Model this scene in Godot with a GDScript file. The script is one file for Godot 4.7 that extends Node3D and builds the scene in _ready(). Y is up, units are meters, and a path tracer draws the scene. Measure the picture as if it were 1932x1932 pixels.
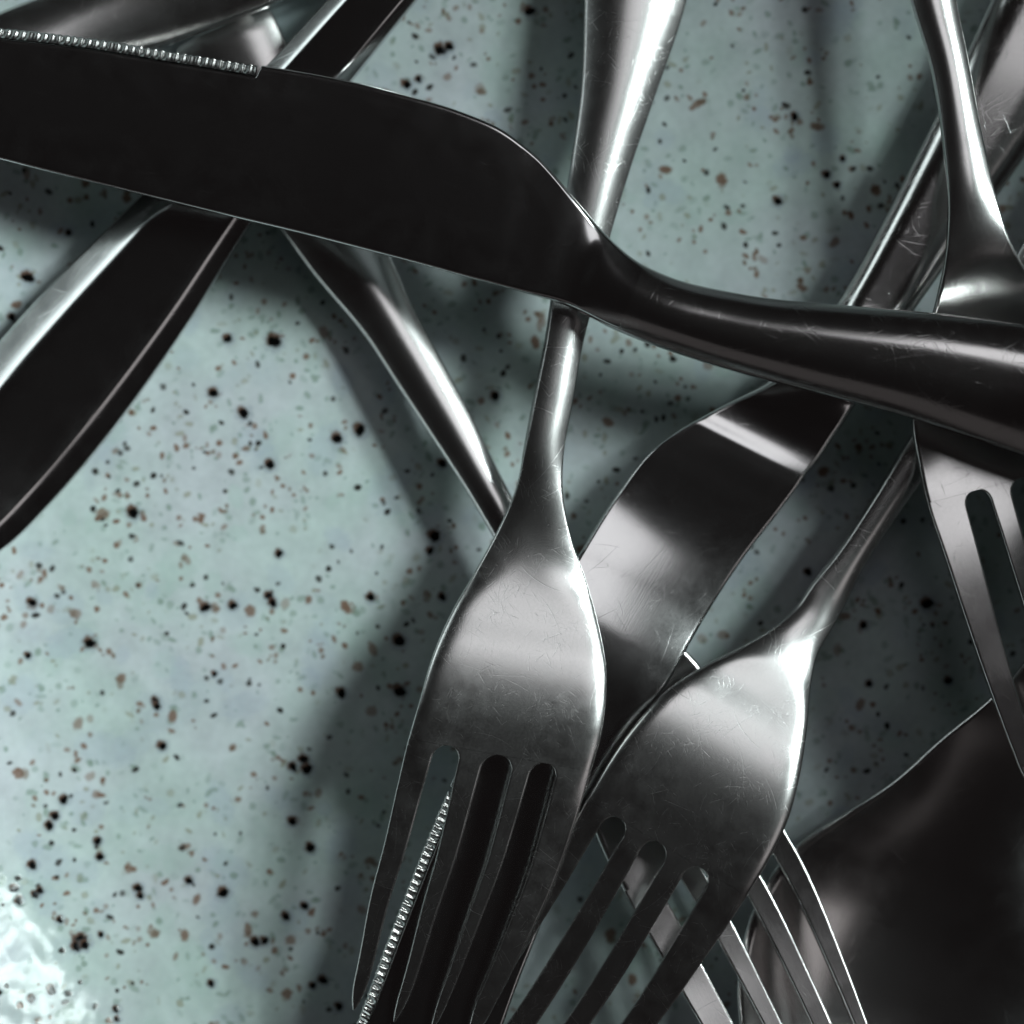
extends Node3D
# A heap of steel cutlery on a speckled pale green stoneware plate, seen from straight above.
# Outlines are listed in units of 0.0735 mm on the plane of sharp focus, heights in millimetres above the plate.

const UNIT := 0.0000735
const FOCUS_HEIGHT := 0.0175
const REACH := 0.5
const PLATE_CENTRE := Vector2(0.0365, -0.006)

var steel: StandardMaterial3D
var steel_worn: StandardMaterial3D
var steel_mirror: StandardMaterial3D
var steel_handle: StandardMaterial3D
var used := {}


func _ready() -> void:
	# ---- camera, surroundings, lamps, exposure
	var cam := Camera3D.new()
	cam.name = "camera"
	cam.keep_aspect = Camera3D.KEEP_HEIGHT
	var lens := CameraAttributesPhysical.new()
	lens.frustum_focal_length = 84.5
	lens.frustum_focus_distance = REACH
	lens.frustum_near = 0.05
	lens.frustum_far = 20.0
	lens.exposure_aperture = 4.5
	cam.attributes = lens
	add_child(cam)
	cam.fov = rad_to_deg(2.0 * atan(0.142))
	cam.near = 0.05
	cam.far = 20.0
	cam.position = Vector3(0, FOCUS_HEIGHT + REACH, 0)
	cam.rotation = Vector3(-PI / 2.0, 0, 0)
	cam.current = true

	var env := Environment.new()
	env.background_mode = Environment.BG_COLOR
	env.background_color = Color(0.008, 0.0068, 0.0068).linear_to_srgb()
	env.tonemap_mode = Environment.TONE_MAPPER_LINEAR
	env.tonemap_exposure = 1.0
	env.sdfgi_enabled = true
	env.ssao_enabled = true
	env.ssil_enabled = true
	var we := WorldEnvironment.new()
	we.name = "surroundings"
	we.environment = env
	add_child(we)

	# four soft lamps side by side at the upper right, aimed at the left of the plate, dim windows around and the dark room
	for k in 4:
		var aside: Vector3 = Vector3(0.466, 0.0, 0.885) * (0.085 if k % 2 else -0.085) + Vector3(-0.62, 0.69, 0.33) * (0.085 if k / 2 else -0.085)
		spot_lamp("key_lamp", Vector3(0.76, 0.80, -0.40) + aside, Vector3(-0.096, 0.0, 0.018), 0.085, 0.78, 6.4, Color(0.94, 1.0, 0.995))
	area_lamp("upper_window_light", Vector3(0.24, 0.92, -0.43), Vector2(0.40, 0.30), 0.047, Color(0.985, 0.99, 1.0))
	area_lamp("side_window_light", Vector3(-0.72, 0.49, -0.57), Vector2(0.50, 0.20), 0.07, Color(0.93, 1.0, 1.0))
	area_lamp("right_window_light", Vector3(0.64, 0.74, 0.30), Vector2(0.36, 0.28), 0.016, Color(1.0, 0.98, 0.98))
	area_lamp("low_window_light", Vector3(-0.84, 0.33, 0.44), Vector2(0.7, 0.12), 0.05, Color(0.93, 1.0, 1.0))
	area_lamp("room_light", Vector3(-0.1, 0.55, 0.95), Vector2(1.3, 0.6), 0.012, Color(1.0, 0.975, 0.97))

	# ---- materials
	make_materials()

	# ---- the plate, then the cutlery from the bottom of the heap to its top
	build_plate()
	build_tablespoon()
	build_fork_under()
	build_corner_handle()
	build_left_handle()
	build_knife_under()
	build_fork_right()
	build_fork_top_right()
	build_fork_centre()
	build_knife_top()
	build_serving_spoon()


func area_lamp(called: String, at: Vector3, size: Vector2, energy: float, tint: Color) -> void:
	var l := AreaLight3D.new()
	l.name = called
	l.area_size = size
	l.area_normalize_energy = true
	l.light_energy = energy
	l.light_color = tint
	l.area_range = 6.0
	l.area_attenuation = 2.0
	l.shadow_enabled = true
	add_child(l)
	l.look_at_from_position(at, Vector3(0, 0.01, 0), Vector3(0, 1, 0))


func spot_lamp(called: String, at: Vector3, aim: Vector3, radius: float, energy: float, cone: float, tint: Color) -> void:
	var l := SpotLight3D.new()
	l.name = numbered(called)
	l.light_size = radius
	l.light_energy = energy
	l.light_color = tint
	l.spot_angle = cone
	l.spot_angle_attenuation = 1.0
	l.spot_range = 6.0
	l.spot_attenuation = 2.0
	l.shadow_enabled = true
	add_child(l)
	l.look_at_from_position(at, aim, Vector3(0, 1, 0))


# ------------------------------------------------------------------ materials

func noise(s: int, f: float, octaves := 3) -> FastNoiseLite:
	var n := FastNoiseLite.new()
	n.seed = s
	n.noise_type = FastNoiseLite.TYPE_SIMPLEX_SMOOTH
	n.frequency = f
	n.fractal_octaves = octaves
	return n


func wear_image(side: int, s: int, scratches: int, long_marks: int, brushing: float) -> Array:
	# the height of fine scratches, and the roughness of smudged steel
	var rng := RandomNumberGenerator.new()
	rng.seed = s
	var h := PackedFloat32Array()
	h.resize(side * side)
	var rows := PackedFloat32Array()
	rows.resize(side)
	for y in side:
		rows[y] = rng.randf()
	var drift := noise(s + 1, 0.004, 2)
	for y in side:
		for x in side:
			var yy := int(y + drift.get_noise_2d(x, y * 4.0) * 6.0 + side) % side
			h[y * side + x] = 0.62 + (rows[yy] - 0.5) * brushing
	var patches := noise(s + 5, 0.006, 3)
	for k in scratches + long_marks:
		var long := k >= scratches
		var px := rng.randf() * side
		var py := rng.randf() * side
		if rng.randf() > 0.35 + 1.3 * patches.get_noise_2d(px, py):
			continue
		var a := rng.randfn(0.9, 0.45) if rng.randf() < 0.45 else rng.randfn(-0.3, 0.5)
		var bend := rng.randfn(0.0, 0.003)
		var n := int(rng.randf_range(60, 260)) if long else int(rng.randf_range(12, 60))
		var deep := rng.randf_range(0.08, 0.42) * rng.randf()
		for i in n:
			px += cos(a)
			py += sin(a)
			a += bend
			var at := (int(py + side) % side) * side + int(px + side) % side
			h[at] = h[at] - deep * sin(PI * (i + 0.5) / n)
	var bump := PackedByteArray()
	bump.resize(side * side)
	var rough := PackedByteArray()
	rough.resize(side * side)
	var cloud := noise(s + 2, 0.012, 4)
	var grit := noise(s + 3, 0.09, 2)
	for i in side * side:
		bump[i] = clampi(int(h[i] * 255.0), 0, 255)
		var x := i % side
		var y := i / side
		# smudges fade at the borders of the tile so that it repeats
		var edge := minf(minf(x, side - x), minf(y, side - y)) / (side * 0.12)
		var smudge := cloud.get_noise_2d(x, y) * clampf(edge, 0.0, 1.0)
		var r := 0.80 + 0.13 * smudge + 0.05 * grit.get_noise_2d(x, y) + clampf(0.6 - h[i], 0.0, 0.4) * 0.7
		rough[i] = clampi(int(r * 255.0), 60, 255)
	var bi := Image.create_from_data(side, side, false, Image.FORMAT_L8, bump)
	bi.convert(Image.FORMAT_RGBA8)
	bi.bump_map_to_normal_map(1.0)
	var ri := Image.create_from_data(side, side, false, Image.FORMAT_L8, rough)
	return [ImageTexture.create_from_image(bi), ImageTexture.create_from_image(ri)]


func steel_material(called: String, maps: Array, roughness: float, relief: float, tile: float, tint: Color) -> StandardMaterial3D:
	var m := StandardMaterial3D.new()
	m.resource_name = called
	m.albedo_color = tint.linear_to_srgb()
	m.metallic = 1.0
	m.metallic_specular = 0.5
	m.roughness = roughness
	m.roughness_texture = maps[1]
	m.roughness_texture_channel = BaseMaterial3D.TEXTURE_CHANNEL_RED
	m.normal_enabled = true
	m.normal_texture = maps[0]
	m.normal_scale = relief
	m.uv1_scale = Vector3(1.0 / tile, 1.0 / tile, 1.0)
	return m


func make_materials() -> void:
	var fine := wear_image(1024, 11, 3000, 260, 0.05)
	var worn := wear_image(1024, 23, 9000, 700, 0.06)
	steel = steel_material("brushed_steel", fine, 0.27, 0.35, 58.0, Color(0.60, 0.585, 0.58))
	steel_worn = steel_material("scratched_steel", worn, 0.30, 0.34, 46.0, Color(0.58, 0.565, 0.56))
	steel_handle = steel_material("handled_steel", worn, 0.21, 0.6, 50.0, Color(0.56, 0.545, 0.54))
	steel_mirror = steel_material("polished_steel", fine, 0.18, 0.24, 58.0, Color(0.58, 0.57, 0.57))


# ------------------------------------------------------------------ placing

func spot(u: float, v: float, h: float) -> Vector3:
	# a point h millimetres above the plate
	var k := (FOCUS_HEIGHT + REACH - h * 0.001) / REACH
	return Vector3((u - 966.0) * UNIT * k, h * 0.001, (v - 966.0) * UNIT * k)


func numbered(called: String) -> String:
	used[called] = used.get(called, -1) + 1
	return called if used[called] == 0 else "%s_%03d" % [called, used[called]]


func thing(called: String, label: String, category: String, at: Vector3, group := "") -> Node3D:
	var o := Node3D.new()
	o.name = numbered(called)
	o.position = at
	o.set_meta("label", label)
	o.set_meta("category", category)
	if group:
		o.set_meta("group", group)
	add_child(o, true)
	return o


func part(called: String, mesh: Mesh, m: Material, parent: Node3D) -> MeshInstance3D:
	var o := MeshInstance3D.new()
	o.name = called
	o.mesh = mesh
	o.material_override = m
	parent.add_child(o, true)
	return o


# ------------------------------------------------------------------ swept bodies
# A body is a list of stations: [left u, left v, right u, right v, height of the edges, edge thickness, crown, power of the crown, belly, tilt].
# crown: how far the middle of the top stands above its edges; belly: how much of the crown the underside follows (1 sheet, 0 flat, -1 lens).

class Body:
	var rows := []
	var at := PackedFloat32Array()
	var origin := Vector3.ZERO
	var length := 0.0
	var rim := 1.0
	var bevel := 0.0
	var bevel_right := 0.0

	func _init(given: Array, from: Vector3) -> void:
		rows = given
		origin = from
		at.append(0.0)
		for i in range(1, rows.size()):
			var a := Vector2(rows[i - 1][0] + rows[i - 1][2], rows[i - 1][1] + rows[i - 1][3]) / 2.0
			var b := Vector2(rows[i][0] + rows[i][2], rows[i][1] + rows[i][3]) / 2.0
			at.append(at[i - 1] + maxf(a.distance_to(b), 0.01))
		length = at[-1]

	func slope(i: int, c: int) -> float:
		var n := rows.size()
		if i <= 0:
			return (rows[1][c] - rows[0][c]) / (at[1] - at[0])
		if i >= n - 1:
			return (rows[n - 1][c] - rows[n - 2][c]) / (at[n - 1] - at[n - 2])
		var d0: float = at[i] - at[i - 1]
		var d1: float = at[i + 1] - at[i]
		var s0: float = (rows[i][c] - rows[i - 1][c]) / d0
		var s1: float = (rows[i + 1][c] - rows[i][c]) / d1
		return (s0 * d1 + s1 * d0) / (d0 + d1)

	func station(s: float) -> PackedFloat32Array:
		var i := 0
		while i < rows.size() - 2 and at[i + 1] < s:
			i += 1
		var d: float = at[i + 1] - at[i]
		var t := (s - at[i]) / d
		var out := PackedFloat32Array()
		out.resize(10)
		for c in 10:
			if t < 0.0:
				out[c] = rows[0][c] + slope(0, c) * (s - at[0])
			elif t > 1.0:
				out[c] = rows[-1][c] + slope(rows.size() - 1, c) * (s - at[-1])
			else:
				var t2 := t * t
				var t3 := t2 * t
				out[c] = (2 * t3 - 3 * t2 + 1) * rows[i][c] + (t3 - 2 * t2 + t) * d * slope(i, c) + (3 * t2 - 2 * t3) * rows[i + 1][c] + (t3 - t2) * d * slope(i + 1, c)
		return out

	func crest(x: float, p: float) -> float:
		# the shape of the top across the body: 1 in the middle, 0 at the edges
		var a := absf(x)
		if bevel > 0.0:
			var from := bevel_right if x > 0.0 else bevel
			var d := a - from
			return 1.0 - (d + sqrt(d * d + 0.006)) / 2.0 / (1.0 - from)
		if rim < 1.0:
			return 1.0 - pow(minf(a / rim, 1.0), p)
		return 1.0 - pow(minf(a, 1.3), p)

	func near(u: float, v: float) -> float:
		# how far along the body its middle comes nearest to a point
		var best := 0.0
		var least := 1e9
		for k in 401:
			var s := length * k / 400.0
			var r := station(s)
			var d := Vector2((r[0] + r[2]) / 2.0 - u, (r[1] + r[3]) / 2.0 - v).length_squared()
			if d < least:
				least = d
				best = s
		return best


func ring(b: Body, s: float, xa: float, xb: float, rmax: float, shrink := 1.0, nt := 26, nb := 8, na := 4) -> Array:
	var r := b.station(s)
	var lp := spot(r[0], r[1], r[4] + r[9]) - b.origin
	var rp := spot(r[2], r[3], r[4] - r[9]) - b.origin
	var mid := (lp + rp) / 2.0
	var half := (rp - lp) / 2.0
	var w := half.length() * 1000.0
	var across := half.normalized()
	var up := (Vector3.UP - across * across.y).normalized()
	var e := maxf(r[5], 0.1) * shrink
	var crown := r[6]
	var p := maxf(r[7], 1.2)
	var belly := r[8]
	var ta := xa * w
	var tb := xb * w
	var rad := minf(minf(e * 0.46, rmax), (tb - ta) * 0.4)
	var drop := (r[5] - e) * 0.5
	var pts := []
	var top := func(t: float) -> float: return crown * b.crest(t / w, p) - drop
	var top_slope := func(t: float) -> float: return crown * (b.crest(t / w + 0.002, p) - b.crest(t / w - 0.002, p)) / (0.004 * w)
	var low := func(t: float) -> float: return -e - drop + belly * crown * b.crest(t / w, p)
	var ca := ta + rad
	var cb := tb - rad
	var fa := atan(-top_slope.call(ca))
	var fb := atan(-top_slope.call(cb))
	var ga := atan(belly * top_slope.call(ca))
	var gb := atan(belly * top_slope.call(cb))
	var t0 := ca + rad * sin(fa)
	var t1 := cb + rad * sin(fb)
	# the top, closer points towards the edges
	for i in nt + 1:
		var q := float(i) / nt
		q = lerpf(q, 0.5 - 0.5 * cos(PI * q), 0.6)
		var t := lerpf(t0, t1, q)
		pts.append(Vector2(t, top.call(t)))
	# right edge
	var c := Vector2(cb, top.call(t1) - rad * cos(fb))
	for i in range(1, na + 1):
		var a := lerpf(fb, PI / 2.0, float(i) / na)
		pts.append(c + Vector2(sin(a), cos(a)) * rad)
	var l1 := cb + rad * sin(gb)
	c = Vector2(cb, low.call(l1) + rad * cos(gb))
	for i in na + 1:
		var a := lerpf(PI / 2.0, gb, float(i) / na)
		pts.append(c + Vector2(sin(a), -cos(a)) * rad)
	var l0 := ca + rad * sin(ga)
	for i in range(1, nb):
		var t := lerpf(l1, l0, float(i) / nb)
		pts.append(Vector2(t, low.call(t)))
	c = Vector2(ca, low.call(l0) + rad * cos(ga))
	for i in na + 1:
		var a := lerpf(ga, -PI / 2.0, float(i) / na)
		pts.append(c + Vector2(sin(a), -cos(a)) * rad)
	c = Vector2(ca, top.call(t0) - rad * cos(fa))
	for i in range(0, na):
		var a := lerpf(-PI / 2.0, fa, float(i) / na)
		pts.append(c + Vector2(sin(a), cos(a)) * rad)
	var out := PackedVector3Array()
	var flat := PackedFloat32Array()
	for q in pts:
		out.append(mid + across * (q.x * 0.001) + up * (q.y * 0.001))
		flat.append(q.x)
	return [out, flat]


func sweep(b: Body, stops: PackedFloat32Array, range_of: Callable, rmax := 0.6, cap_start := true, cap_end := true, nt := 26) -> ArrayMesh:
	# range_of(s) gives [xa, xb, thickness factor] of the strip at s
	var v := PackedVector3Array()
	var n := PackedVector3Array()
	var uv := PackedVector2Array()
	var idx := PackedInt32Array()
	var count := 0
	var eps := 1.5
	var caps := []
	for j in stops.size():
		var s := stops[j]
		var sa := s - eps
		var sb := s + eps
		var rg: Array = range_of.call(s)
		var soft: float = rg[3] if rg.size() > 3 else rmax
		var rga: Array = range_of.call(sa)
		var rgb: Array = range_of.call(sb)
		var here := ring(b, s, rg[0], rg[1], soft, rg[2], nt)
		var before: PackedVector3Array = ring(b, sa, rga[0], rga[1], soft, rga[2], nt)[0]
		var after: PackedVector3Array = ring(b, sb, rgb[0], rgb[1], soft, rgb[2], nt)[0]
		var pts: PackedVector3Array = here[0]
		count = pts.size()
		for k in count:
			var p := pts[k]
			var p0 := pts[(k + count - 1) % count]
			var p1 := pts[(k + 1) % count]
			var d0 := p - p0
			var d1 := p1 - p
			var l0 := maxf(d0.length(), 1e-7)
			var l1 := maxf(d1.length(), 1e-7)
			var dk := d0 * (l1 / l0) + d1 * (l0 / l1)
			var ds := after[k] - before[k]
			v.append(p)
			n.append(dk.cross(ds).normalized())
			uv.append(Vector2(s * UNIT * 1000.0, here[1][k]))
		if (j == 0 and cap_start) or (j == stops.size() - 1 and cap_end):
			caps.append(j)
	for j in stops.size() - 1:
		for k in count:
			var a := j * count + k
			var c := j * count + (k + 1) % count
			idx.append_array(PackedInt32Array([a, c, a + count, c, c + count, a + count]))
	# normals must point outwards
	var centre := Vector3.ZERO
	for k in count:
		centre += v[k]
	centre /= count
	var sign_sum := 0.0
	for k in count:
		sign_sum += n[k].dot((v[k] - centre).normalized())
	if sign_sum < 0.0:
		for i in n.size():
			n[i] = -n[i]
	for j in caps:
		var base := v.size()
		var mid := Vector3.ZERO
		for k in count:
			mid += v[j * count + k]
		mid /= count
		var other: int = 1 if j == 0 else j - 1
		var out := (mid - v[other * count + count / 2]).normalized()
		var q := Vector3.ZERO
		for k in count:
			q += (v[j * count + k] - mid).cross(v[j * count + (k + 1) % count] - mid)
		q = q.normalized()
		if q.dot(out) < 0.0:
			q = -q
		for k in count:
			v.append(v[j * count + k])
			n.append(q)
			uv.append(uv[j * count + k])
		v.append(mid)
		n.append(q)
		uv.append(uv[j * count])
		for k in count:
			idx.append_array(PackedInt32Array([base + k, base + (k + 1) % count, base + count]))
	# front faces run clockwise
	for t in range(0, idx.size(), 3):
		var a := v[idx[t]]
		var f := (v[idx[t + 1]] - a).cross(v[idx[t + 2]] - a)
		if f.dot(n[idx[t]] + n[idx[t + 1]] + n[idx[t + 2]]) > 0.0:
			var keep := idx[t + 1]
			idx[t + 1] = idx[t + 2]
			idx[t + 2] = keep
	var arrays := []
	arrays.resize(Mesh.ARRAY_MAX)
	arrays[Mesh.ARRAY_VERTEX] = v
	arrays[Mesh.ARRAY_NORMAL] = n
	arrays[Mesh.ARRAY_TEX_UV] = uv
	arrays[Mesh.ARRAY_INDEX] = idx
	var mesh := ArrayMesh.new()
	mesh.add_surface_from_arrays(Mesh.PRIMITIVE_TRIANGLES, arrays)
	return mesh


func stops_between(a: float, b: float, step: float) -> PackedFloat32Array:
	var out := PackedFloat32Array()
	var n := maxi(2, int(ceil(absf(b - a) / step)))
	for i in n + 1:
		out.append(lerpf(a, b, float(i) / n))
	return out


func end_stops(a: float, b: float, step: float, round_start: float, round_end: float) -> PackedFloat32Array:
	# stops that crowd towards rounded ends
	var out := PackedFloat32Array()
	if round_start > 0.0:
		for i in 9:
			out.append(a + round_start * (1.0 - cos(PI / 2.0 * i / 9.0)))
	out.append_array(stops_between(a + round_start, b - round_end, step))
	if round_end > 0.0:
		for i in range(8, -1, -1):
			out.append(b - round_end * (1.0 - cos(PI / 2.0 * i / 9.0)))
	return out


func rounded(s: float, a: float, b: float, round_start: float, round_end: float, power: float) -> float:
	var q := 0.0
	if round_start > 0.0 and s < a + round_start:
		q = (a + round_start - s) / round_start
	elif round_end > 0.0 and s > b - round_end:
		q = (s - b + round_end) / round_end
	q = clampf(q, 0.0, 0.9995)
	return maxf(pow(1.0 - pow(q, power), 1.0 / power), 0.02)


func band(b: Body, a: float, c: float, step: float, round_start := 0.0, round_end := 0.0, rmax := 0.6, power := 2.6, nt := 26) -> ArrayMesh:
	var range_of := func(s: float) -> Array:
		var f := rounded(s, a, c, round_start, round_end, power)
		return [-f, f, clampf(f * 1.6, 0.25, 1.0)]
	return sweep(b, end_stops(a, c, step, round_start, round_end), range_of, rmax, true, true, nt)


# ------------------------------------------------------------------ forks

func fork(root: Node3D, b: Body, m: Material, neck: float, crotch: float, slots_root: Array, slots_tip: Array, tip_centres: Array, handle_round: float, rmax := 0.45) -> void:
	# slots: [middle, half width] of the three gaps across the head, -1 to 1
	part("handle", band(b, 0.0, neck, 10.0, handle_round, 0.0, rmax, 3.4), m, root)
	var whole := func(_s: float) -> Array: return [-1.0, 1.0, 1.0]
	part("head", sweep(b, stops_between(neck, crotch, 6.0), whole, rmax, true, true, 40), m, root)
	var end := b.length
	for j in 4:
		var short: float = 4.0 if j == 0 or j == 3 else 0.0
		var last := end - short
		var tip := 70.0
		var range_of := func(s: float) -> Array:
			var r := b.station(s)
			var w := Vector2(r[2] - r[0], r[3] - r[1]).length() / 2.0
			var q := clampf((s - crotch) / (end - crotch), 0.0, 1.0)
			var lo := -1.0
			var hi := 1.0
			for side in 2:
				var g: int = j - 1 + side
				if g < 0 or g > 2:
					continue
				var mid := lerpf(slots_root[g][0], slots_tip[g][0], q)
				var hw := lerpf(slots_root[g][1], slots_tip[g][1], q)
				var rr: float = slots_root[g][1] * w
				var d := clampf(s - crotch, 0.0, rr * 1.15) / (rr * 1.15)
				hw *= sqrt(maxf(1.0 - (1.0 - d) * (1.0 - d), 0.0))
				if side == 0:
					lo = mid + hw
				else:
					hi = mid - hw
			var thin := 1.0
			if s > last - tip * 3.0:
				thin = lerpf(1.0, 0.62, clampf((s - last + tip * 3.0) / (tip * 3.0), 0.0, 1.0))
			if s > last - tip:
				var f := clampf((s - last + tip) / tip, 0.0, 0.998)
				var k := pow(1.0 - pow(f, 2.2), 0.6)
				var c := lerpf((lo + hi) / 2.0, tip_centres[j], f * 0.5)
				var hw2 := maxf((hi - lo) / 2.0 * k, 2.0 / w)
				lo = c - hw2
				hi = c + hw2
			return [lo, hi, thin]
		var stops := PackedFloat32Array()
		for i in 14:
			stops.append(crotch + 0.4 + 30.0 * (1.0 - cos(PI / 2.0 * i / 14.0)))
		stops.append_array(stops_between(crotch + 31.0, last - tip, 10.0))
		for i in range(1, 13):
			stops.append(last - tip + tip * sin(PI / 2.0 * i / 12.0))
		part("tine", sweep(b, stops, range_of, minf(rmax, 0.4) * 0.75, false, true, 14), m, root)


func build_fork_centre() -> void:
	var o := spot(1000, 1250, 0)
	var root := thing("table_fork", "steel fork lying tines down in the middle, its handle passing under the dark knife", "fork", o, "steel table forks in the heap")
	var rows := [
		[1118, -700, 1395, -650, 4.5, 1.6, 1.7, 2.2, 0, 0.3],
		[1108, -300, 1345, -270, 7.5, 1.6, 1.8, 2.2, 0, 0.4],
		[1103, 0, 1291, 20, 9.6, 1.7, 1.9, 2.1, 0, 0.5],
		[1096, 177, 1232, 195, 11, 1.8, 1.6, 2, 0, 0.5],
		[1082, 283, 1196, 300, 11.8, 1.8, 1.4, 2, 0, 0.5],
		[1062, 420, 1156, 432, 12.7, 1.9, 1.1, 2, 0, 0.5],
		[1045, 540, 1126, 552, 13.2, 1.9, 0.9, 2, 0, 0.5],
		[1032, 635, 1102, 646, 13.7, 1.9, 0.75, 2, 0, 0.5],
		[1011, 742, 1083, 754, 14.4, 1.9, 0.7, 2, 0, 0.5],
		[990, 848, 1064, 861, 14.9, 1.9, 0.7, 2, 0, 0.4],
		[976, 912, 1062, 925, 14.8, 1.9, 0.6, 2, 0.1, 0],
		[940, 997, 1080, 1020, 14.7, 1.8, 0.6, 2.6, 0.6, -0.1],
		[898, 1075, 1109, 1105, 15.3, 1.8, 0.75, 3.2, 0.9, 0.25],
		[855, 1149, 1132, 1192, 16.8, 1.8, 0.61, 13, 1, 0.4],
		[827, 1209, 1144, 1262, 18.1, 1.8, 0.68, 13, 1, 0.45],
		[809, 1259, 1144, 1318, 18.9, 1.8, 0.68, 13, 1, 0.45],
		[792, 1320, 1136, 1382, 19.5, 1.8, 0.65, 13, 1, 0.45],
		[770, 1396, 1115, 1458, 19.6, 1.8, 0.58, 13, 1, 0.4],
		[753, 1467, 1090, 1538, 19.3, 1.9, 0.7, 3, 1, 0.4],
		[724, 1595, 1045, 1667, 18.5, 1.9, 0.5, 2.6, 1, 0.55],
		[699, 1690, 1002, 1762, 17.8, 1.9, 0.4, 2, 1, 0.3],
		[678, 1800, 950, 1867, 17, 1.8, 0.3, 2, 1, 0.2],
		[656, 1908, 896, 1966, 15.9, 1.7, 0.2, 2, 1, 0.1],
	]
	var b := Body.new(rows, o)
	fork(root, b, steel_worn, b.near(1019, 920), b.near(942, 1425), [[-0.56, 0.135], [0.0, 0.16], [0.5, 0.135]], [[-0.56, 0.24], [0.03, 0.20], [0.56, 0.19]], [-0.93, -0.3, 0.33, 0.95], 60.0)


func build_fork_right() -> void:
	var o := spot(1380, 1400, 0)
	var root := thing("table_fork", "steel fork lying tines down right of the middle fork, slanting to the lower left", "fork", o, "steel table forks in the heap")
	var rows := [
		[2280, -190, 2420, -90, 4.6, 1.6, 1.4, 2.2, 0, 0.2],
		[2050, 245, 2150, 305, 6.6, 1.7, 1.4, 2.1, 0, 0.3],
		[1880, 550, 1960, 598, 8.4, 1.8, 1.2, 2, 0, 0.4],
		[1719, 827, 1774, 862, 9.8, 1.9, 0.8, 2, 0, 0.4],
		[1648, 944, 1696, 972, 10.3, 1.9, 0.7, 2, 0, 0.4],
		[1577, 1050, 1626, 1080, 10.8, 1.9, 0.7, 2, 0, 0.4],
		[1531, 1107, 1593, 1146, 11.2, 1.9, 0.7, 2, 0.1, 0.4],
		[1503, 1146, 1570, 1187, 11.7, 1.9, 0.7, 2.2, 0.3, 0.1],
		[1460, 1185, 1543, 1236, 12.6, 1.8, 0.7, 2.6, 0.6, 0.1],
		[1414, 1213, 1532, 1285, 13.7, 1.8, 0.8, 3, 0.9, 0.1],
		[1336, 1252, 1524, 1366, 15.5, 1.8, 0.61, 13, 1, -0.3],
		[1283, 1284, 1516, 1426, 16.8, 1.8, 0.68, 13, 1, -0.3],
		[1248, 1312, 1508, 1470, 17.6, 1.8, 0.68, 13, 1, -0.3],
		[1200, 1365, 1489, 1541, 18.5, 1.8, 0.68, 13, 1, -0.3],
		[1150, 1435, 1453, 1619, 18.85, 1.8, 0.65, 13, 1, -0.3],
		[1118, 1490, 1420, 1674, 18.75, 1.8, 0.58, 13, 1, -0.3],
		[1085, 1548, 1384, 1730, 18.4, 1.9, 0.7, 3, 1, -0.3],
		[1032, 1644, 1322, 1820, 17.5, 1.9, 0.5, 2.6, 1, -0.3],
		[970, 1750, 1251, 1920, 16.1, 1.9, 0.4, 2, 1, -0.3],
		[912, 1850, 1176, 2010, 14.3, 1.8, 0.3, 2, 1, -0.3],
		[850, 1950, 1095, 2098, 12.4, 1.7, 0.2, 2, 1, -0.3],
	]
	var b := Body.new(rows, o)
	fork(root, b, steel_worn, b.near(1537, 1166), b.near(1240, 1590), [[-0.6, 0.13], [-0.1, 0.14], [0.43, 0.14]], [[-0.62, 0.16], [0.0, 0.13], [0.56, 0.15]], [-0.93, -0.3, 0.33, 0.95], 50.0)


func build_fork_top_right() -> void:
	var o := spot(1850, 700, 0)
	var root := thing("table_fork", "steel fork lying tines up at the right edge, crossed by the dark knife handle", "fork", o, "steel table forks in the heap")
	var rows := [
		[1600, -600, 1735, -635, 11, 1.7, 1.2, 2.2, 0, 0.2],
		[1672, -250, 1776, -275, 13.5, 1.8, 1.2, 2.1, 0, 0.2],
		[1722, 0, 1802, -18, 15.8, 1.9, 1, 2, 0, 0.2],
		[1760, 130, 1828, 114, 17.2, 1.9, 0.9, 2, 0, 0.2],
		[1783, 280, 1856, 262, 18.4, 1.9, 0.8, 2, 0, 0.3],
		[1791, 400, 1883, 378, 18.9, 1.9, 0.7, 2, 0.2, 0.3],
		[1784, 490, 1911, 462, 18.5, 1.8, 0.2, 2, 0.7, 0.2],
		[1768, 565, 1950, 527, 17, 1.8, -0.5, 2.2, 1, 0.2],
		[1748, 635, 2000, 583, 15.4, 1.8, -1.1, 2.4, 1, 0.2],
		[1729, 710, 2047, 640, 14.1, 1.8, -1.3, 2.4, 1, 0.1],
		[1722, 795, 2069, 712, 13.6, 1.8, -1.2, 2.4, 1, 0.1],
		[1735, 880, 2082, 790, 13.6, 1.8, -0.9, 2.2, 1, 0.1],
		[1752, 955, 2097, 862, 14, 1.8, -0.6, 2, 1, 0.5],
		[1780, 1040, 2118, 945, 14.9, 1.8, -0.4, 2, 1, 0.5],
		[1850, 1250, 2168, 1146, 16.3, 1.8, -0.2, 2, 1, 0.5],
		[1905, 1400, 2205, 1300, 17.2, 1.7, -0.1, 2, 1, 0.5],
		[1945, 1500, 2228, 1400, 17.7, 1.6, -0.1, 2, 1, 0.5],
	]
	var b := Body.new(rows, o)
	fork(root, b, steel, b.near(1838, 430), b.near(1920, 905), [[-0.47, 0.125], [0.03, 0.13], [0.52, 0.13]], [[-0.55, 0.22], [0.0, 0.20], [0.56, 0.19]], [-0.93, -0.3, 0.33, 0.95], 50.0)


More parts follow.
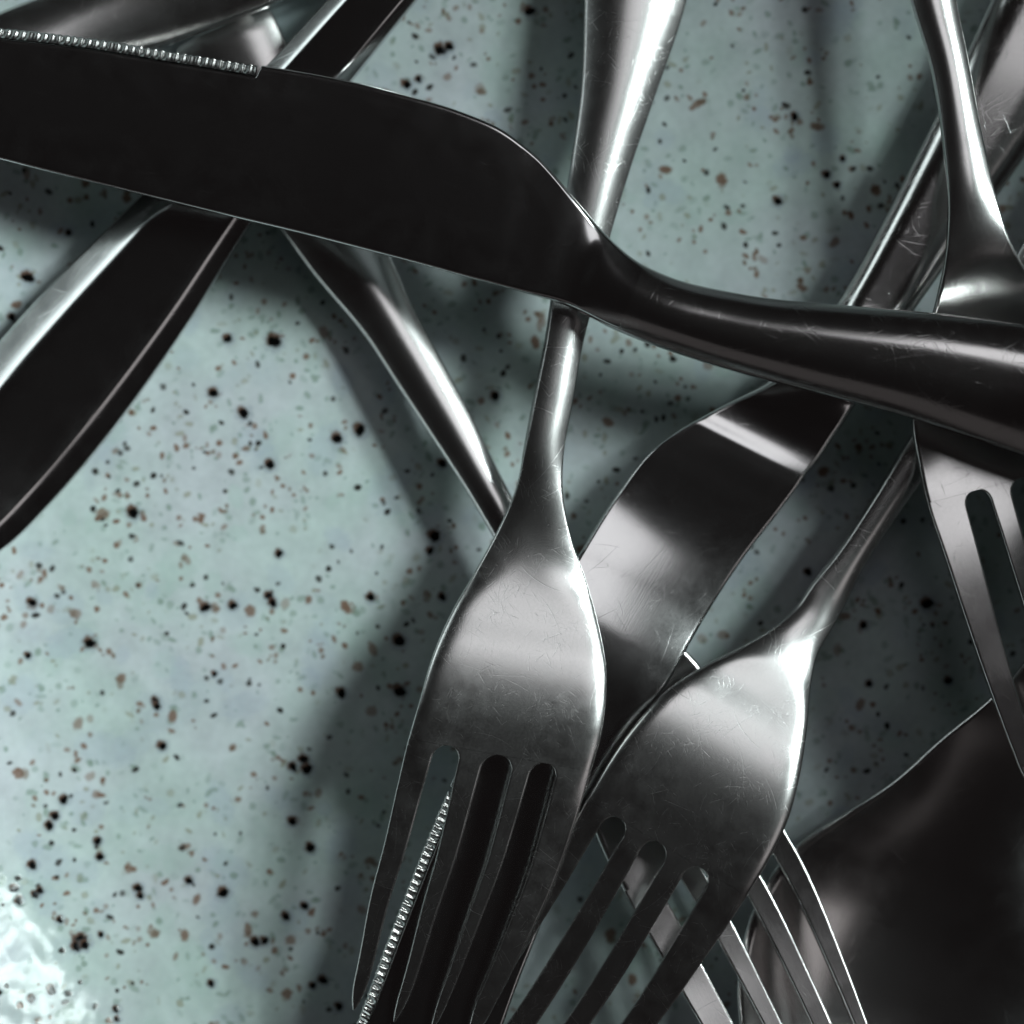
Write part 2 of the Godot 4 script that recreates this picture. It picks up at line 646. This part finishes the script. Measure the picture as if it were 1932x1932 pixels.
func build_fork_under() -> void:
	var o := spot(900, 950, 0)
	var root := thing("table_fork", "lowest fork in the heap, from the upper left, its tines over the spoon bowl", "fork", o, "steel table forks in the heap")
	var rows := [
		[322, 92, 508, 10, 2.2, 1.6, 1.3, 2.6, 0, 0],
		[368, 178, 548, 94, 2.6, 1.6, 1.5, 2.5, 0, 0],
		[443, 300, 609, 218, 3.2, 1.6, 1.6, 2.3, 0, 0.1],
		[531, 436, 684, 358, 4, 1.7, 1.6, 2.2, 0, 0.1],
		[581, 505, 716, 434, 4.6, 1.7, 1.5, 2.1, 0, 0.2],
		[689, 635, 782, 584, 5.8, 1.8, 1.3, 2, 0, 0.2],
		[752, 731, 836, 683, 6.7, 1.8, 1.2, 2, 0, 0.2],
		[813, 823, 888, 780, 7.6, 1.8, 1.1, 2, 0, 0.2],
		[884, 933, 946, 898, 8.6, 1.8, 1, 2, 0, 0.2],
		[930, 1011, 989, 977, 9.2, 1.8, 0.9, 2, 0.1, 0.2],
		[972, 1090, 1040, 1052, 9.6, 1.8, 0.8, 2, 0.4, 0.2],
		[1000, 1165, 1098, 1110, 9.6, 1.8, 0.3, 2, 0.8, 0.2],
		[1015, 1240, 1175, 1150, 9.3, 1.7, -0.4, 2.2, 1, 0.2],
		[1032, 1310, 1250, 1190, 9.6, 1.7, -1, 2.4, 1, 0.4],
		[1058, 1400, 1320, 1252, 10.2, 1.7, -1.4, 2.4, 1, 1.15],
		[1095, 1500, 1370, 1342, 10.2, 1.7, -1.5, 2.4, 1, 1.15],
		[1140, 1612, 1415, 1453, 10.5, 1.7, -1.2, 2.2, 1, 1.15],
		[1192, 1710, 1472, 1550, 10.9, 1.7, -0.9, 2, 1, 1.15],
		[1240, 1792, 1518, 1632, 11.4, 1.8, -0.6, 2, 1, 1.15],
		[1284, 1868, 1554, 1712, 12.3, 1.8, -0.4, 2, 1, 1.15],
		[1326, 1940, 1585, 1790, 13.6, 1.8, -0.3, 2, 1, 1.15],
		[1405, 2075, 1640, 1935, 16.2, 1.7, -0.2, 2, 1, 1.15],
		[1468, 2180, 1685, 2055, 18.4, 1.6, -0.1, 2, 1, 1.15],
	]
	var b := Body.new(rows, o)
	fork(root, b, steel, b.near(960, 994), b.near(1310, 1610), [[-0.47, 0.13], [0.08, 0.14], [0.6, 0.12]], [[-0.46, 0.19], [0.12, 0.19], [0.7, 0.14]], [-0.93, -0.3, 0.33, 0.95], 16.0, 0.75)


# ------------------------------------------------------------------ knives

func serrated_edge(b: Body, a: float, c: float, wide: float, pitch: float) -> ArrayMesh:
	# a bevel along the left edge, fluted tooth by tooth
	var v := PackedVector3Array()
	var uv := PackedVector2Array()
	var idx := PackedInt32Array()
	var across_n := 6
	var per := 12
	var n := int((c - a) / pitch) * per
	var grid := func(s: float, q: float) -> Vector3:
		var r := b.station(s)
		var lp := spot(r[0], r[1], r[4] + r[9]) - b.origin
		var rp := spot(r[2], r[3], r[4] - r[9]) - b.origin
		var dir := (rp - lp).normalized()
		var up := (Vector3.UP - dir * dir.y).normalized()
		var ph := fposmod((s - a) / pitch, 1.0)
		var flute := (0.5 - 0.5 * cos(TAU * ph)) * (0.75 + 0.2 * sin(floor((s - a) / pitch) * 2.3) + 0.15 * sin(floor((s - a) / pitch) * 5.7))
		var out := (wide - 1.5) * q * (1.0 - 0.10 * flute) * UNIT
		var inner := lp + dir * (wide * UNIT)
		var drop := (0.02 + 0.52 * q + 0.26 * flute * smoothstep(0.0, 0.3, q)) * 0.001
		return inner - dir * out - up * drop
	for i in n + 1:
		var s := a + pitch * float(i) / per
		for k in across_n + 1:
			v.append(grid.call(s, float(k) / across_n))
			uv.append(Vector2(s * UNIT * 1000.0, k * 0.2))
		# the back of the edge
		var r := b.station(s)
		var lp := spot(r[0], r[1], r[4] + r[9]) - b.origin
		var rp := spot(r[2], r[3], r[4] - r[9]) - b.origin
		var dir := (rp - lp).normalized()
		v.append(lp + dir * (wide * UNIT) - Vector3(0, r[5] * 0.00095, 0))
		uv.append(Vector2(s * UNIT * 1000.0, 2.0))
	var row := across_n + 2
	var st := SurfaceTool.new()
	st.begin(Mesh.PRIMITIVE_TRIANGLES)
	for i in v.size():
		st.set_smooth_group(0)
		st.set_uv(uv[i])
		st.add_vertex(v[i])
	for i in n:
		for k in across_n + 1:
			var p := i * row + k
			for t in [p, p + 1, p + row, p + 1, p + row + 1, p + row]:
				idx.append(t)
	var f := (v[1] - v[0]).cross(v[row] - v[0])
	if f.y > 0.0:
		for t in range(0, idx.size(), 3):
			var keep := idx[t + 1]
			idx[t + 1] = idx[t + 2]
			idx[t + 2] = keep
	for t in idx:
		st.add_index(t)
	st.generate_normals()
	return st.commit()


func knife(root: Node3D, b: Body, blade_end: float, bolster_end: float, teeth_from: float, teeth_to: float, blade_m: Material, handle_m: Material) -> void:
	var wide := 21.0
	var range_of := func(s: float) -> Array:
		var r := b.station(s)
		var w := Vector2(r[2] - r[0], r[3] - r[1]).length() / 2.0
		var inset := wide / w * (1.0 - smoothstep(teeth_to - 3.0, teeth_to + 6.0, s))
		if s < teeth_from:
			inset = 0.0
		return [-1.0 + inset, 1.0, 1.0]
	var stops := stops_between(0.0, teeth_to - 4.0, 12.0)
	stops.append_array(stops_between(teeth_to - 3.0, teeth_to + 8.0, 1.5))
	stops.append_array(stops_between(teeth_to + 10.0, blade_end, 6.0))
	part("blade", sweep(b, stops, range_of, 0.5, true, true, 30), blade_m, root)
	part("serrated_edge", serrated_edge(b, teeth_from, teeth_to, wide, 14.2), steel, root)
	var whole := func(s: float) -> Array: return [-1.0, 1.0, 1.0, lerpf(0.5, 1.2, smoothstep(blade_end, bolster_end, s))]
	part("bolster", sweep(b, stops_between(blade_end, bolster_end, 3.0), whole, 0.5, true, true, 40), blade_m, root)
	part("handle", band(b, bolster_end, b.length, 8.0, 0.0, 90.0, 1.2, 2.6, 40), handle_m, root)


func build_knife_top() -> void:
	var o := spot(1000, 500, 0)
	var root := thing("table_knife", "dark steel table knife lying on top across the whole heap, serrated edge up", "knife", o, "steel table knives in the heap")
	var rows := [
		[-130, 32, -188, 256, 16.3, 1.7, 0.22, 2.4, -1, 0],
		[-40, 45, -98, 276, 16.2, 1.7, 0.22, 2.4, -1, 0],
		[160, 68, 105, 327, 16, 1.8, 0.22, 2.4, -1, 0],
		[330, 96, 280, 370, 16.1, 1.8, 0.22, 2.4, -1, 0],
		[490, 122, 440, 409, 16.4, 1.8, 0.22, 2.4, -1, 0],
		[620, 144, 570, 440, 16.7, 1.9, 0.22, 2.4, -1, 0],
		[760, 177, 698, 473, 17.3, 1.9, 0.22, 2.4, -1, 0],
		[870, 210, 800, 500, 17.7, 2, 0.22, 2.4, -1, 0],
		[955, 249, 890, 525, 18.05, 2, 0.22, 2.4, -1, 0],
		[985, 271, 925, 534, 18.17, 2, 0.2, 2.4, -1, 0],
		[1016, 297, 950, 541, 18.25, 1.8, 0.12, 2.4, -1, 0],
		[1040, 322, 975, 548, 18.36, 1.7, 0.1, 2.4, -1, 0],
		[1075, 362, 1012, 558, 18.5, 1.9, 0.16, 2.3, -1, 0],
		[1104, 396, 1048, 568, 18.35, 2, 0.3, 2.2, -1, 0],
		[1128, 425, 1072, 577, 18.1, 2.4, 0.8, 2.2, -1, 0],
		[1152, 450, 1096, 588, 18.2, 2.7, 1.4, 2.2, -1, 0],
		[1195, 487, 1142, 612, 18.4, 3, 2.1, 2.2, -1, 0],
		[1260, 520, 1212, 642, 18.9, 3, 2.6, 2.3, -1, 0],
		[1400, 554, 1338, 685, 19.7, 3, 2.8, 2.5, -1, 0],
		[1600, 576, 1525, 737, 20.9, 2.9, 2.9, 2.7, -1, 0],
		[1780, 592, 1702, 783, 21.9, 2.8, 3, 2.8, -1, 0],
		[1932, 612, 1852, 832, 22.7, 2.7, 3, 2.8, -1, 0],
		[2120, 652, 2040, 896, 23.7, 2.6, 3, 2.8, -1, 0],
		[2330, 715, 2250, 962, 24.7, 2.4, 2.8, 2.6, -1, 0],
	]
	var b := Body.new(rows, o)
	knife(root, b, b.near(955, 402), b.near(1190, 560), b.near(-155, 145), b.near(467, 266), steel_mirror, steel_handle)


func build_knife_under() -> void:
	var o := spot(1300, 1000, 0)
	var root := thing("table_knife", "steel table knife under the middle fork, its bright blade pointing to the lower left", "knife", o, "steel table knives in the heap")
	var rows := [
		[560, 2260, 660, 2310, 14.4, 1, 0.1, 2.2, -1, 0.1],
		[598, 2130, 800, 2233, 14.8, 1.4, 0.2, 2.2, -1, 0.3],
		[671, 1932, 903, 2050, 14.4, 1.6, 0.25, 2.2, -1, 0.3],
		[756, 1705, 990, 1824, 14.6, 1.7, 0.25, 2.3, -1, 0.4],
		[845, 1490, 1080, 1610, 14.7, 1.8, 0.25, 2.3, -1, 0.4],
		[960, 1280, 1195, 1400, 14.7, 1.8, 0.25, 2.3, -1, 0.5],
		[1012, 1192, 1248, 1312, 14.6, 1.8, 0.25, 2.3, -1, 0.6],
		[1040, 1142, 1276, 1262, 14.05, 1.8, 0.25, 2.3, -1, 0.7],
		[1096, 1043, 1332, 1163, 12.2, 1.9, 0.25, 2.3, -1, 0.8],
		[1167, 930, 1404, 1052, 10.5, 1.9, 0.25, 2.4, -1, 0.5],
		[1238, 843, 1474, 961, 10.3, 2, 0.25, 2.4, -1, 0.35],
		[1296, 803, 1510, 912, 10.25, 2, 0.22, 2.4, -1, 0.25],
		[1310, 795, 1517, 901, 10.2, 2, 0.2, 2.4, -1, 0.25],
		[1336, 781, 1533, 881, 9.85, 1.8, 0.12, 2.4, -1, 0.2],
		[1360, 768, 1547, 863, 9.65, 1.7, 0.1, 2.4, -1, 0.2],
		[1405, 746, 1570, 830, 9.55, 1.9, 0.2, 2.3, -1, 0.1],
		[1447, 724, 1594, 797, 9.35, 2.1, 0.45, 2.2, -1, 0.1],
		[1474, 703, 1610, 772, 9.15, 2.4, 0.9, 2.2, -1, 0.1],
		[1497, 683, 1625, 748, 9.2, 2.7, 1.6, 2.2, -1, 0],
		[1535, 640, 1655, 702, 9.3, 3, 2.3, 2.2, -1, 0],
		[1598, 545, 1712, 606, 9, 3, 2.05, 3.4, -1, 0],
		[1672, 408, 1802, 478, 8.4, 3, 2.132, 3.4, -1, 0],
		[1744, 266, 1898, 348, 7.8, 2.9, 2.214, 3.4, -1, 0],
		[1815, 120, 1990, 214, 7.2, 2.8, 2.296, 3.4, -1, 0],
		[1871, 0, 2060, 101, 6.7, 2.7, 2.296, 3.4, -1, 0],
		[1990, -250, 2190, -143, 6, 2.6, 2.296, 3.4, -1, 0],
		[2100, -480, 2290, -380, 5.6, 2.4, 2.132, 3.4, -1, 0],
	]
	var b := Body.new(rows, o)
	knife(root, b, b.near(1403, 857), b.near(1600, 660), b.near(680, 2150), b.near(966, 1545), steel_mirror, steel_handle)


# ------------------------------------------------------------------ spoon and the two handles that leave the frame

func build_tablespoon() -> void:
	var o := spot(1733, 1779, 0)
	var root := thing("tablespoon", "large dark spoon bowl lying face up at the lower right, under the fork tines", "spoon", o)
	var axis := Vector2(-0.42, 0.907)
	var out := Vector2(0.907, 0.42)
	var rows := []
	# along, half width, height of the rim, thickness, crown, belly, tilt
	for k in [
		[-900, 95, 6.0, 1.8, 1.0, 0.0, 0.0], [-500, 62, 12.0, 1.9, 1.0, 0.0, 0.0], [-250, 38, 14.5, 2.0, 0.9, 0.0, 0.0], [-60, 33, 14.2, 2.0, 0.8, 0.0, 0.0], [50, 44, 13.0, 1.9, 0.5, 0.3, 0.0],
		[134, 76, 11.9, 1.7, -0.4, 0.8, -0.3], [230, 123, 11.0, 1.6, -2.0, 1.0, -0.8], [350, 176, 10.4, 1.5, -4.0, 1.0, -1.5], [440, 232, 10.0, 1.4, -5.2, 1.0, -2.0], [526, 284, 9.8, 1.4, -6.0, 1.0, -2.4],
		[600, 306, 9.7, 1.4, -6.4, 1.0, -2.5], [680, 310, 9.7, 1.4, -6.4, 1.0, -2.5], [770, 294, 9.7, 1.4, -6.0, 1.0, -2.3], [860, 256, 9.8, 1.4, -5.0, 1.0, -1.8], [940, 200, 9.9, 1.4, -3.4, 1.0, -1.2],
		[1000, 135, 10.0, 1.4, -1.8, 1.0, -0.6], [1035, 70, 10.0, 1.4, -0.6, 1.0, -0.2], [1046, 20, 10.0, 1.4, -0.1, 1.0, 0.0]]:
		var c: Vector2 = Vector2(1985, 1235) + axis * float(k[0])
		var l: Vector2 = c - out * float(k[1])
		var r: Vector2 = c + out * float(k[1])
		rows.append([l.x, l.y, r.x, r.y, k[2], k[3], k[4], 2.0, k[5], float(k[6]) * 0.4])
	var b := Body.new(rows, o)
	b.rim = 0.945
	part("handle", band(b, 0.0, 950.0, 10.0, 50.0, 0.0, 0.5), steel, root)
	var whole := func(_s: float) -> Array: return [-1.0, 1.0, 1.0]
	part("bowl", sweep(b, stops_between(950.0, b.length, 7.0), whole, 0.6, true, true, 60), steel, root)


func build_serving_spoon() -> void:
	# lies across the knife handle just outside the right border and shades that side of the plate
	var o := spot(2360, 900, 0)
	var root := thing("serving_spoon", "large serving spoon lying over the knife handle just beyond the right border", "spoon", o)
	var axis := Vector2(-0.10, 0.995)
	var out := Vector2(0.995, 0.10)
	var rows := []
	for k in [
		[-1150, 100, 29.0, 1.8, 1.0, 0.0], [-800, 60, 37.0, 1.9, 1.0, 0.0], [-640, 50, 40.0, 1.9, 0.8, 0.0], [-540, 90, 40.0, 1.7, 1.5, 0.8], [-420, 210, 40.0, 1.6, 5.0, 1.0],
		[-250, 345, 40.0, 1.6, 8.5, 1.0], [0, 415, 40.0, 1.6, 10.0, 1.0], [240, 400, 40.0, 1.6, 9.5, 1.0], [430, 310, 40.0, 1.6, 7.0, 1.0], [540, 190, 40.0, 1.6, 3.0, 1.0], [585, 60, 40.0, 1.6, 0.5, 1.0]]:
		var c: Vector2 = Vector2(2450, 880) + axis * float(k[0])
		var l: Vector2 = c - out * float(k[1])
		var r: Vector2 = c + out * float(k[1])
		rows.append([l.x, l.y, r.x, r.y, k[2], k[3], k[4], 2.2, k[5], 0.0])
	var b := Body.new(rows, o)
	part("handle", band(b, 0.0, 560.0, 10.0, 50.0, 0.0, 0.5), steel, root)
	var whole := func(_s: float) -> Array: return [-1.0, 1.0, 1.0]
	part("bowl", sweep(b, stops_between(560.0, b.length, 12.0), whole, 0.35, true, true, 40), steel, root)


func build_left_handle() -> void:
	var o := spot(250, 650, 0)
	var root := thing("utensil", "wide polished steel handle at the left, dark in the middle with a white edge", "utensil", o)
	var rows := [
		[-290, 990, -120, 1098, 12, 1.8, 2.769, 4.5, 0, -0.603],
		[-195, 882, -2, 1040, 9.6, 1.8, 2.63, 4.2, 0, -0.573],
		[-95, 762, 92, 952, 8, 1.8, 2.666, 4, 0, -0.581],
		[0, 642, 190, 838, 7.2, 1.8, 2.709, 3.6, 0, -0.59],
		[100, 532, 280, 718, 6.9, 1.8, 2.568, 3.5, 0, -0.56],
		[180, 452, 358, 604, 7, 1.8, 2.323, 3.4, 0, -0.506],
		[266, 366, 430, 488, 7.4, 1.8, 2.028, 3.3, 0, -0.442],
		[390, 240, 538, 322, 8.4, 1.8, 1.679, 3.2, 0, -0.366],
		[505, 121, 642, 178, 9.3, 1.9, 1.472, 3.1, 0, -0.321],
		[617, 0, 742, 52, 10.2, 1.9, 1.343, 3, 0, -0.293],
		[740, -130, 850, -80, 11, 1.9, 1.199, 2.8, 0, -0.261],
		[920, -330, 1010, -280, 12.3, 1.9, 1.022, 2.6, 0, -0.223],
	]
	var b := Body.new(rows, o)
	b.bevel = 0.5
	b.bevel_right = 0.70
	part("handle", band(b, 0.0, b.length, 8.0, 60.0, 0.0, 0.5, 2.6, 40), steel_mirror, root)


func build_corner_handle() -> void:
	var o := spot(250, 60, 0)
	var root := thing("utensil", "broad brushed steel handle in the upper left corner behind the knife's serrated edge", "utensil", o)
	var rows := [
		[-230, 122, -175, 300, 18.5, 2.4, 1.7, 2.4, -0.6, 0],
		[-150, 85, -70, 270, 14.2, 2.4, 1.7, 2.4, -0.6, 0],
		[0, 21, 100, 205, 11.2, 2.4, 1.7, 2.4, -0.6, 0],
		[130, -30, 215, 128, 9.6, 2.4, 1.7, 2.4, -0.6, 0],
		[230, -68, 330, 78, 8.8, 2.4, 1.7, 2.4, -0.6, 0],
		[330, -105, 425, 42, 8.6, 2.4, 1.7, 2.4, -0.6, 0],
		[430, -142, 524, 3, 8.6, 2.4, 1.7, 2.4, -0.6, 0],
		[640, -225, 720, -82, 9.2, 2.4, 1.7, 2.4, -0.6, 0],
		[900, -330, 970, -200, 10, 2.4, 1.7, 2.4, -0.6, 0],
	]
	var b := Body.new(rows, o)
	part("handle", band(b, 0.0, b.length, 8.0, 40.0, 0.0, 0.9, 2.6, 40), steel, root)


# ------------------------------------------------------------------ the plate

func blob(data: PackedByteArray, side: int, cx: float, cy: float, r: float, stretch: float, turn: float, rough: FastNoiseLite, ink: Color, strength: float) -> void:
	var reach := int(ceil(r * 1.9)) + 1
	var ca := cos(turn)
	var sa := sin(turn)
	for dy in range(-reach, reach + 1):
		for dx in range(-reach, reach + 1):
			var x := int(cx) + dx
			var y := int(cy) + dy
			if x < 0 or y < 0 or x >= side or y >= side:
				continue
			var fx := x + 0.5 - cx
			var fy := y + 0.5 - cy
			var q := Vector2((fx * ca + fy * sa) / stretch, (-fx * sa + fy * ca) * stretch).length() / r
			q += 0.24 * rough.get_noise_2d(x, y)
			var k := strength * (1.0 - smoothstep(0.62, 1.15, q))
			if k <= 0.0:
				continue
			var at := (y * side + x) * 3
			data[at] = int(lerpf(data[at], ink.r * 255.0, k))
			data[at + 1] = int(lerpf(data[at + 1], ink.g * 255.0, k))
			data[at + 2] = int(lerpf(data[at + 2], ink.b * 255.0, k))


func plate_images() -> Array:
	var side := 2048
	var across := 0.176
	var data := PackedByteArray()
	data.resize(side * side * 3)
	var wide := noise(5, 0.0032, 3)
	var tone := noise(6, 0.011, 3)
	var fine := noise(7, 0.05, 2)
	# the glaze: pale green with lilac-grey clouds, worked out on a coarse grid
	var step := 4
	for y in range(0, side, step):
		for x in range(0, side, step):
			var a := clampf(0.5 + 0.9 * wide.get_noise_2d(x, y), 0.0, 1.0)
			var l := 1.0 + 0.11 * tone.get_noise_2d(x, y) + 0.07 * fine.get_noise_2d(x, y)
			var c := Color(0.365, 0.437, 0.420).lerp(Color(0.385, 0.412, 0.432), a) * l
			c = c.linear_to_srgb()
			var r8 := clampi(int(c.r * 255.0), 0, 255)
			var g8 := clampi(int(c.g * 255.0), 0, 255)
			var b8 := clampi(int(c.b * 255.0), 0, 255)
			for yy in step:
				var at := ((y + yy) * side + x) * 3
				for xx in step:
					data[at] = r8
					data[at + 1] = g8
					data[at + 2] = b8
					at += 3
	var rng := RandomNumberGenerator.new()
	rng.seed = 77
	var rough := noise(8, 0.11, 2)
	var px := side / across
	var crowd := noise(9, 0.006, 3)
	# soft lilac and green clouds, faint green flecks, brown flecks, dark spots; all gather in drifts
	for k in 900:
		blob(data, side, rng.randf() * side, rng.randf() * side, rng.randf_range(14.0, 42.0), rng.randf_range(1.0, 1.4), rng.randf() * PI, rough, Color(0.56, 0.60, 0.65) if k % 2 else Color(0.57, 0.65, 0.62), rng.randf_range(0.05, 0.34))
	for k in 9000:
		var p := Vector2(rng.randf() * side, rng.randf() * side)
		if rng.randf() > 0.55 + 1.0 * crowd.get_noise_2d(p.x, p.y):
			continue
		blob(data, side, p.x, p.y, rng.randf_range(2.2, 7.5), rng.randf_range(1.0, 1.5), rng.randf() * PI, rough, Color(0.38, 0.45, 0.40) if k % 3 else Color(0.45, 0.44, 0.36), rng.randf_range(0.10, 0.55))
	for k in 4200:
		var p := Vector2(rng.randf() * side, rng.randf() * side)
		if rng.randf() > 0.45 + 1.2 * crowd.get_noise_2d(p.x + 900.0, p.y):
			continue
		var r := rng.randf_range(2.6, 6.0) if rng.randf() < 0.88 else rng.randf_range(6.0, 10.5)
		blob(data, side, p.x, p.y, r, rng.randf_range(1.0, 1.35), rng.randf() * PI, rough, Color(0.38, 0.28, 0.23), rng.randf_range(0.3, 0.85))
		if rng.randf() < 0.3:
			blob(data, side, p.x + rng.randfn(0, 7), p.y + rng.randfn(0, 7), r * 0.8, 1.2, rng.randf() * PI, rough, Color(0.34, 0.27, 0.22), rng.randf_range(0.3, 0.7))
	for k in 1500:
		var p := Vector2(rng.randf() * side, rng.randf() * side)
		if rng.randf() > 0.5 + 1.2 * crowd.get_noise_2d(p.x, p.y + 700.0):
			continue
		blob(data, side, p.x, p.y, rng.randf_range(2.8, 6.4), rng.randf_range(1.0, 1.3), rng.randf() * PI, rough, Color(0.13, 0.12, 0.11), rng.randf_range(0.55, 0.95))
	var spots := [[518, 645, 14], [430, 640, 9], [403, 742, 10], [460, 780, 11], [637, 828, 11], [680, 812, 12], [510, 877, 10], [252, 968, 12], [55, 525, 12], [25, 600, 8], [832, 95, 12], [848, 88, 9], [768, 160, 9],
		[790, 150, 7], [1000, 22, 10], [1468, 380, 9], [935, 748, 9], [835, 875, 9], [821, 1012, 12], [812, 1040, 8], [754, 1210, 12], [755, 1305, 12], [645, 1308, 10], [700, 1127, 9], [835, 1127, 8], [527, 1045, 8], [508, 1125, 9],
		[515, 1138, 9], [388, 1147, 10], [440, 1143, 9], [62, 1137, 9], [55, 1237, 7], [170, 1214, 11], [294, 1322, 8], [297, 1333, 8], [307, 1408, 9], [405, 1272, 6], [553, 1447, 9], [574, 1434, 10], [580, 1452, 11], [552, 1550, 9],
		[586, 1600, 10], [123, 1508, 9], [107, 1538, 9], [97, 1556, 9], [186, 1586, 8], [191, 1616, 8], [68, 1628, 9], [75, 1682, 8], [83, 1675, 7], [37, 1670, 8], [46, 1692, 8], [120, 1730, 7], [158, 1770, 14], [150, 1780, 9], [166, 1778, 9],
		[195, 1760, 6], [262, 1676, 9], [266, 1690, 7], [422, 1685, 11], [357, 1662, 8], [483, 1778, 10], [500, 1775, 8], [540, 1730, 9], [575, 1710, 8], [110, 1857, 9], [75, 1870, 7], [226, 1897, 7], [228, 1915, 6], [400, 1855, 7], [15, 1855, 7],
		[1500, 220, 8], [1560, 330, 8], [1580, 350, 7], [1590, 300, 6], [1750, 1140, 12], [1525, 1080, 8], [1640, 1290, 7], [1790, 1285, 8], [1590, 1680, 6], [610, 1850, 9], [590, 1860, 7], [640, 1900, 8], [130, 440, 6], [1630, 1180, 8]]
	for s in spots:
		var w := spot(s[0], s[1], 0.0)
		var cx: float = side / 2.0 + w.x * px
		var cy: float = side / 2.0 + w.z * px
		var r: float = s[2] * UNIT * px
		blob(data, side, cx, cy, r * 1.75, 1.0, 0.0, rough, Color(0.47, 0.50, 0.53), 0.42)
		blob(data, side, cx - r * 0.3, cy - r * 0.35, r * 1.05, rng.randf_range(1.0, 1.15), rng.randf() * PI, rough, Color(0.30, 0.20, 0.15), 0.8)
		blob(data, side, cx, cy, r * 0.92, rng.randf_range(1.0, 1.25), rng.randf() * PI, rough, Color(0.035, 0.033, 0.032), 1.0)
	var albedo := Image.create_from_data(side, side, false, Image.FORMAT_RGB8, data)
	# pits where the dark spots broke the glaze
	var relief := albedo.duplicate()
	relief.convert(Image.FORMAT_L8)
	relief.resize(1024, 1024, Image.INTERPOLATE_LANCZOS)
	relief.convert(Image.FORMAT_RF)
	var peel := noise(12, 0.03, 2)
	for y in 1024:
		for x in 1024:
			relief.set_pixel(x, y, Color(relief.get_pixel(x, y).r * 0.8 + 0.9 * peel.get_noise_2d(x, y), 0, 0))
	relief.bump_map_to_normal_map(2.0)
	return [ImageTexture.create_from_image(albedo), ImageTexture.create_from_image(relief), across]


func rise(r: float) -> float:
	# how the plate turns up towards its rim
	return 0.0112 * maxf(r - 101.0, 0.0) ** 2.0


func build_plate() -> void:
	var maps := plate_images()
	var m := StandardMaterial3D.new()
	m.resource_name = "speckled_glaze"
	m.albedo_texture = maps[0]
	m.normal_enabled = true
	m.normal_texture = maps[1]
	m.normal_scale = 0.16
	m.roughness = 0.10
	m.metallic_specular = 0.2
	m.uv1_scale = Vector3(1.0 / maps[2], 1.0 / maps[2], 1)
	m.uv1_offset = Vector3(0.5, 0.5, 0)
	var root := thing("dinner_plate", "pale green stoneware plate with black and brown speckles under all the cutlery", "plate", Vector3(PLATE_CENTRE.x, 0, PLATE_CENTRE.y))
	# profile from the middle of the top over the rim to the foot, in millimetres
	var profile := []
	for i in 24:
		profile.append(Vector2(90.0 * i / 24.0, 0.0))
	for i in 41:
		var r := 90.0 + 54.0 * i / 40.0
		profile.append(Vector2(r, rise(r)))
	profile.append_array([Vector2(145.2, rise(144.0) + 0.6), Vector2(146.8, rise(144.0) + 0.4), Vector2(147.8, rise(144.0) - 1.0), Vector2(147.4, rise(144.0) - 2.6)])
	for i in range(1, 11):
		var r := 146.0 - 50.0 * i / 10.0
		profile.append(Vector2(r, rise(r) - 4.8))
	profile.append_array([Vector2(93.0, -7.0), Vector2(89.0, -7.0), Vector2(87.0, -5.0), Vector2(0.0, -5.0)])
	var st := SurfaceTool.new()
	st.begin(Mesh.PRIMITIVE_TRIANGLES)
	var around := 160
	for j in profile.size():
		for i in around + 1:
			var a := TAU * i / around
			var p := Vector3(cos(a) * profile[j].x, profile[j].y, sin(a) * profile[j].x) * 0.001
			st.set_smooth_group(0)
			st.set_uv(Vector2(p.x + PLATE_CENTRE.x, p.z + PLATE_CENTRE.y))
			st.add_vertex(p)
	for j in profile.size() - 1:
		for i in around:
			var a := j * (around + 1) + i
			var c := a + around + 1
			for t in [a, a + 1, c, a + 1, c + 1, c]:
				st.add_index(t)
	st.generate_normals()
	part("dish", st.commit(), m, root)
